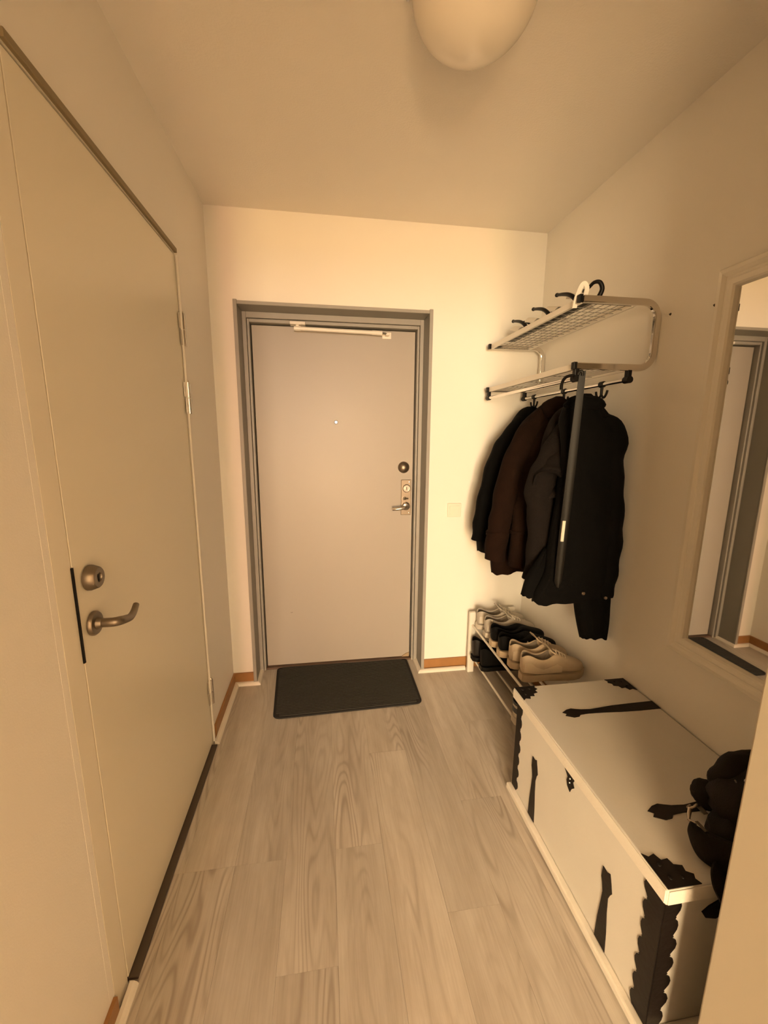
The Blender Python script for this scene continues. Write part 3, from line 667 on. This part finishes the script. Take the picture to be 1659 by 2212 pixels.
# charcoal jacket
g = thing('charcoal_jacket', (1.55, 1.62, .78), 'charcoal fleece jacket with a bent sleeve between the brown coat and the black jacket', 'jacket', 'coats on the rack')
garment_body([(1.545, 1.600, 1.64, .040, .03), (1.50, 1.590, 1.64, .085, .040), (1.40, 1.58, 1.64, .115, .050), (1.2, 1.575, 1.64, .125, .055), (1.0, 1.565, 1.64, .13, .055), (.86, 1.56, 1.64, .13, .055)], .07, 6, 7.).build('body', 'cloth_charcoal', g, **GS)
sleeve([(1.580, 1.60, 1.50, .035, .035), (1.515, 1.585, 1.40, .055, .048), (1.450, 1.565, 1.29, .058, .052), (1.415, 1.56, 1.20, .056, .052), (1.432, 1.565, 1.09, .055, .050), (1.440, 1.57, .95, .052, .048), (1.432, 1.575, .80, .050, .046)], seed=8.).build('sleeve', 'cloth_charcoal', g, **GS)
# folded cuff of the second sleeve, seen end on
cf = sleeve([(1.575, 1.585, 1.44, .045, .04), (1.535, 1.565, 1.37, .056, .05), (1.480, 1.545, 1.29, .062, .058), (1.437, 1.515, 1.238, .064, .062), (1.420, 1.492, 1.222, .062, .060)], seed=9.)
cf.build('sleeve', 'cloth_charcoal', g, **GS)
g.location.y += .015
# black jacket nearest
g = thing('black_jacket', (1.55, 1.45, .57), 'black heavy jacket with metal snaps at the hem, hanging above the chest end', 'jacket', 'coats on the rack')
garment_body([(1.578, 1.560, 1.505, .02, .02), (1.548, 1.545, 1.495, .06, .033), (1.48, 1.550, 1.475, .105, .046), (1.415, 1.566, 1.452, .122, .052), (1.36, 1.562, 1.440, .116, .050), (1.28, 1.550, 1.435, .108, .050), (1.12, 1.556, 1.430, .128, .054), (1.0, 1.557, 1.428, .140, .056), (.88, 1.550, 1.425, .146, .056), (.80, 1.530, 1.425, .162, .054), (.755, 1.525, 1.425, .165, .052)], .045, 5, 10.).build('body', 'cloth_black', g, **GS)
sleeve([(1.61, 1.455, 1.48, .03, .03), (1.650, 1.43, 1.42, .046, .042), (1.645, 1.42, 1.30, .040, .040), (1.662, 1.415, 1.15, .042, .042), (1.666, 1.41, 1.0, .044, .042), (1.662, 1.405, .86, .042, .040), (1.655, 1.405, .77, .040, .038)], seed=11.).build('sleeve', 'cloth_black', g, **GS)
garment_body([(.86, 1.61, 1.44, .07, .03), (.78, 1.625, 1.435, .080, .036), (.68, 1.635, 1.43, .072, .038), (.575, 1.648, 1.425, .055, .034)], .05, 5, 12., n=40, hem=.012).build('hanging_scarf_end', 'cloth_jet', g, **GS)
garment_body([(.96, 1.43, 1.46, .012, .012), (.90, 1.425, 1.46, .045, .022), (.84, 1.41, 1.455, .068, .028), (.765, 1.400, 1.45, .078, .030)], .06, 4, 14., n=36).build('front_flap', 'cloth_black', g, **GS)
blob((1.54, 1.47, 1.535), (.085, .04, .035), .0, .2, seed=9).build('collar', 'cloth_black', g, **GS)
for x, y, z in ((1.393, 1.408, .795), (1.535, 1.362, .800), (1.645, 1.375, .770)):
    MB().lathe([(.0075, 0), (.0075, .004), (.005, .007), (.001, .0075)], (x, y, z), (0, -1, 0), 14).build('snap_button', 'snap', g, smooth=True)
g.location.y += .045; g.location.x += .006
# long shoehorn hanging from the peg
sh = thing('long_shoehorn', (1.432, 1.39, .828), 'long flat black shoehorn hanging in front of the jackets', 'shoehorn')
rg = []
top_, bot = Vector((1.432, 1.374, 1.636)), Vector((1.432, 1.405, .828))
NS = 40
for i in range(NS+1):
    t = i/NS; p = top_.lerp(bot, t); w = .0105+.0035*t+(.003*math.sin(t*PI))
    if t > .975: w *= math.sqrt(max(.05, 1-((t-.975)/.026)**2))
    cup = .006*t
    ring = []
    for j in range(9):
        s = -1+j/4; ring.append(Vector((p.x+w*s*.90, p.y+cup*s*s+w*s*-.35, p.z)))
    ring += [q+Vector((.001, .0045, 0)) for q in reversed(ring)]
    rg.append(ring)
MB().rings(rg).build('blade', 'shoehorn', sh, smooth=True)
MB().tube(crom([(1.432, 1.374, 1.620), (1.431, 1.374, 1.630), (1.426, 1.376, 1.635), (1.420, 1.378, 1.630), (1.418, 1.379, 1.622)], 5), .0055, 10).build('hook_end', 'shoehorn', sh, smooth=True)
q = MB(); 
for k_ in range(2): pass
c0 = top_.lerp(bot, .665); c1 = top_.lerp(bot, .765)
q.add([(c0.x-.012, c0.y-.001, c0.z), (c0.x-.003, c0.y-.004, c0.z), (c1.x-.003, c1.y-.004, c1.z), (c1.x-.012, c1.y-.001, c1.z)]+[(c0.x-.012, c0.y+.003, c0.z), (c0.x-.003, c0.y+.000, c0.z), (c1.x-.003, c1.y+.000, c1.z), (c1.x-.012, c1.y+.003, c1.z)],
      [(0, 1, 2, 3), (7, 6, 5, 4), (0, 4, 5, 1), (1, 5, 6, 2), (2, 6, 7, 3), (3, 7, 4, 0)])
q.build('pale_print', 'paper', sh)

# ------------------------------------------------------------------ shoe rack
sr = thing('shoe_rack', (1.50, 1.79, 0), 'low white shoe rack with thin metal rods between end wall and chest', 'shoe rack')
for y in (2.168, 1.366):
    for x in (1.372, 1.615):
        MB().box(x, x+.038, y, y+.022, 0, .385 if x < 1.5 else .40).build('leg', 'rack_white', sr, bevel=.0025)
    for z in (.098, .292): MB().box(1.410, 1.615, y+.004, y+.018, z-.012, z+.012).build('crossbar', 'rack_white', sr, bevel=.002)
for x, z in ((1.391, .305), (1.500, .300), (1.625, .300), (1.391, .112), (1.495, .085), (1.625, .085)):
    MB().tube([(x, 1.384, z), (x, 2.172, z)], .0062, 12).build('rod', 'white_metal', sr, smooth=True)

# ------------------------------------------------------------------ shoes
def shoe(base, L, up, sole_m, label, cat='shoe', group=None, side=1, sole_t=.024, hs=1., ws=1., rz=0., tilt=0., lining='shoe_lining', lace=None, panel=None, boot=0., heel_band=None, mark=None):
    root = thing('shoe', base, label, cat, group); root['base'] = (0., 0., 0.)
    S = [0., .035, .10, .20, .31, .40, .47, .57, .68, .80, .90, .97, 1.]
    Wd = [.016, .027, .0325, .033, .0335, .035, .038, .0415, .0435, .042, .034, .021, .008]
    Hh = [.080, .092, .089, .070, .063, .070, .087, .081, .065, .053, .045, .037, .022]
    Hh = [h+boot*max(0, 1-s/.5) for h, s in zip(Hh, S)]
    Op = [0., .75, 1., 1., 1., .85, .25, 0, 0, 0, 0, 0, 0]
    xs = [s*L for s in S]
    def sec(i):
        w, h, o = Wd[i]*ws, Hh[i]*hs, Op[i]; pts = []
        cy = side*(.006*math.sin(S[i]*PI)-.010*max(0, S[i]-.6))
        cl_ = [(w*.95, 0), (w*1.06, h*.33), (w*1.0, h*.66), (w*.74, h*.89), (w*.48, h*.97), (w*.22, h), (0, h)]
        op_ = [(w*.95, 0), (w*1.05, h*.35), (w*1.02, h*.72), (w*.93, h), (w*.82, h*.98), (w*.72, h*.35), (0, h*.12)]
        half = [(a[0]*(1-o)+b[0]*o, a[1]*(1-o)+b[1]*o) for a, b in zip(cl_, op_)]
        for y, z in half: pts.append((xs[i]-.004*(z/h)*(S[i] < .1), cy+y, z+sole_t))
        for y, z in reversed(half[:-1]): pts.append((xs[i]-.004*(z/h)*(S[i] < .1), cy-y, z+sole_t))
        return pts
    rg = [sec(i) for i in range(len(S))]
    m = MB().rings(rg, cap=True, closed=True)
    u_ = m.build('upper', up, root, smooth=True, sub=2)
    u_.data.materials.append(MATS[lining])
    # faces deep inside the opening take the lining
    for p in u_.data.polygons:
        js = [v % 13 for v in p.vertices if v < len(S)*13]; is_ = [v//13 for v in p.vertices if v < len(S)*13]
        if js and all(4 <= j <= 8 for j in js) and max(is_) <= 6 and min(is_) >= 1: p.material_index = 1
    # sole
    sg = []
    for zz, g in ((0., .97), (.004, 1.03), (sole_t*.6, 1.06), (sole_t+.003, 1.03)):
        loop = []
        for i in range(len(S)): loop.append((xs[i]+(.004 if i == len(S)-1 else -.004 if i == 0 else 0), side*(.006*math.sin(S[i]*PI)-.010*max(0, S[i]-.6))+Wd[i]*ws*g+.002, zz+(.010*max(0, (S[i]-.82)/.18)**2)))
        for i in reversed(range(len(S))): loop.append((xs[i]+(.004 if i == len(S)-1 else -.004 if i == 0 else 0), side*(.006*math.sin(S[i]*PI)-.010*max(0, S[i]-.6))-Wd[i]*ws*g-.002, zz+(.010*max(0, (S[i]-.82)/.18)**2)))
        sg.append(loop)
    MB().rings(sg).build('sole', sole_m, root, smooth=True, autosm=50)
    if lace:
        for s, hh in ((.50, .0905), (.555, .0845), (.61, .0765), (.66, .0695)):
            x = s*L; z = hh*hs+sole_t; w = .024
            MB().tube(crom([(x, -w, z-.008), (x+.004, -w*.5, z+.002), (x-.002, 0, z+.004), (x+.004, w*.5, z+.002), (x, w, z-.008)], 4), .0026, 7).build('lace', lace, root, smooth=True)
        for sg_ in ((-1, 1) if lace == 'shoe_grey_sole' else ()):
            MB().tube(crom([(.49*L, 0, .093*hs+sole_t), (.47*L, sg_*.018, .105*hs+sole_t), (.50*L, sg_*.036, .094*hs+sole_t), (.53*L, sg_*.030, .078*hs+sole_t), (.51*L, sg_*.008, .090*hs+sole_t)], 5), .0022, 7).build('lace_bow', lace, root, smooth=True)
        tg = []
        for i, (s, z) in enumerate(((.55, .082), (.49, .091), (.43, .102), (.385, .115))):
            w = .020+.004*i; tg.append([(s*L, -w, z*hs+sole_t-.004), (s*L, 0, z*hs+sole_t), (s*L, w, z*hs+sole_t-.004), (s*L-.004, w, z*hs+sole_t-.008), (s*L-.004, 0, z*hs+sole_t-.005), (s*L-.004, -w, z*hs+sole_t-.008)])
        MB().rings(tg).build('tongue', up, root, smooth=True)
    if panel:
        for sg_ in (-1, 1):
            pts = []
            for (s, f0, f1) in ((.02, .18, .62), (.10, .15, .66), (.20, .12, .52), (.31, .10, .40), (.42, .10, .46), (.52, .12, .55), (.60, .14, .45)):
                i = max(q_ for q_ in range(len(S)) if S[q_] <= s+1e-6); t = (s-S[i])/(S[min(i+1, 12)]-S[i]+1e-9)
                w = (Wd[i]*(1-t)+Wd[min(i+1, 12)]*t)*ws; h = (Hh[i]*(1-t)+Hh[min(i+1, 12)]*t)*hs; cy = side*.006*math.sin(s*PI)
                row = [(s*L-.003, cy+sg_*(w*(1.045-.04*abs(f-.4))+.0006), f*h+sole_t) for f in (f0, (f0+f1)/2, f1)]
                pts.append(row+[(x, y-sg_*.004, z) for x, y, z in reversed(row)])
            MB().rings(pts).build('side_panel', panel, root, smooth=True, autosm=60)
    if heel_band:
        for z0, z1 in ((.030, .055), (.068, .080)):
            loop = []
            for z in (z0, z1):
                loop.append([(-.0045+.020*(1-math.cos(a)), (.031*ws)*math.sin(a), z+sole_t) for a in [-PI/2+PI*q_/10 for q_ in range(11)]])
            rgs = [[p for p in loop[0]]+[(p[0]+.003, p[1]*.93, p[2]) for p in reversed(loop[0])], [p for p in loop[1]]+[(p[0]+.003, p[1]*.93, p[2]) for p in reversed(loop[1])]]
            MB().rings(rgs).build('heel_band', heel_band, root, smooth=True)
    if mark:
        MB().prism([(0, 0), (.022, 0), (.010, .016)], (.40*L, -.0385*ws-.003, .045*hs+sole_t), (1, 0, 0), (0, .25, .97), (0, -1, 0), .0015).build('triangle_mark', mark, root)
    root.rotation_euler = (0, tilt, rz)
    return root
GT = 'shoes on the top tier of the rack'
Zt = .3125
a = dict(hs=1.0, lace='shoe_grey_sole', panel='shoe_grey_sole', group=GT)
shoe((1.400, 2.121, Zt), .290, 'shoe_grey', 'shoe_grey_sole', 'pale grey running shoe next to the end wall on the rack top', side=-1, tilt=.0, **a)
shoe((1.405, 2.018, Zt), .290, 'shoe_grey', 'shoe_grey_sole', 'pale grey running shoe beside the black shoes on the rack top', side=1, **a)
a = dict(hs=.98, sole_t=.030, group=GT, lining='shoe_black')
shoe((1.398, 1.915, Zt), .300, 'shoe_black', 'shoe_cream_sole', 'black shoe with cream sole beside the grey running shoes', side=-1, **a)
shoe((1.396, 1.812, Zt), .305, 'shoe_black', 'shoe_cream_sole', 'black shoe with cream sole and pale triangle mark beside the beige sneakers', side=1, mark='paper', **a)
a = dict(hs=1.15, ws=1.0, lace='shoe_beige_panel', panel='shoe_beige_panel', sole_t=.030, group=GT)
shoe((1.405, 1.708, Zt), .295, 'shoe_beige', 'shoe_beige', 'chunky beige sneaker beside the black shoes on the rack top', side=-1, **a)
shoe((1.410, 1.600, Zt), .300, 'shoe_beige', 'shoe_beige', 'chunky beige sneaker next to the chest on the rack top', side=1, **a)
GL = 'shoes on the lower tier of the rack'
a = dict(hs=1.0, sole_t=.022, boot=.03, group=GL, lining='shoe_black')
shoe((1.375, 2.110, .119), .28, 'shoe_brown', 'rubber', 'dark brown boot next to the end wall on the lower rack tier', side=-1, **a)
shoe((1.385, 2.004, .119), .28, 'shoe_black', 'rubber', 'black boot under the grey running shoes on the lower rack tier', side=1, **a)
a = dict(hs=.95, sole_t=.026, group=GL, heel_band='shoe_blue', panel=None)
shoe((1.372, 1.568, .119), .285, 'shoe_white', 'shoe_white', 'off-white sneaker with dark blue heel stripes on the lower rack tier under the beige sneakers', side=-1, **a)
shoe((1.372, 1.462, .119), .285, 'shoe_white', 'shoe_white', 'off-white sneaker with dark blue heel stripes on the lower rack tier beside the chest end', side=1, **a)
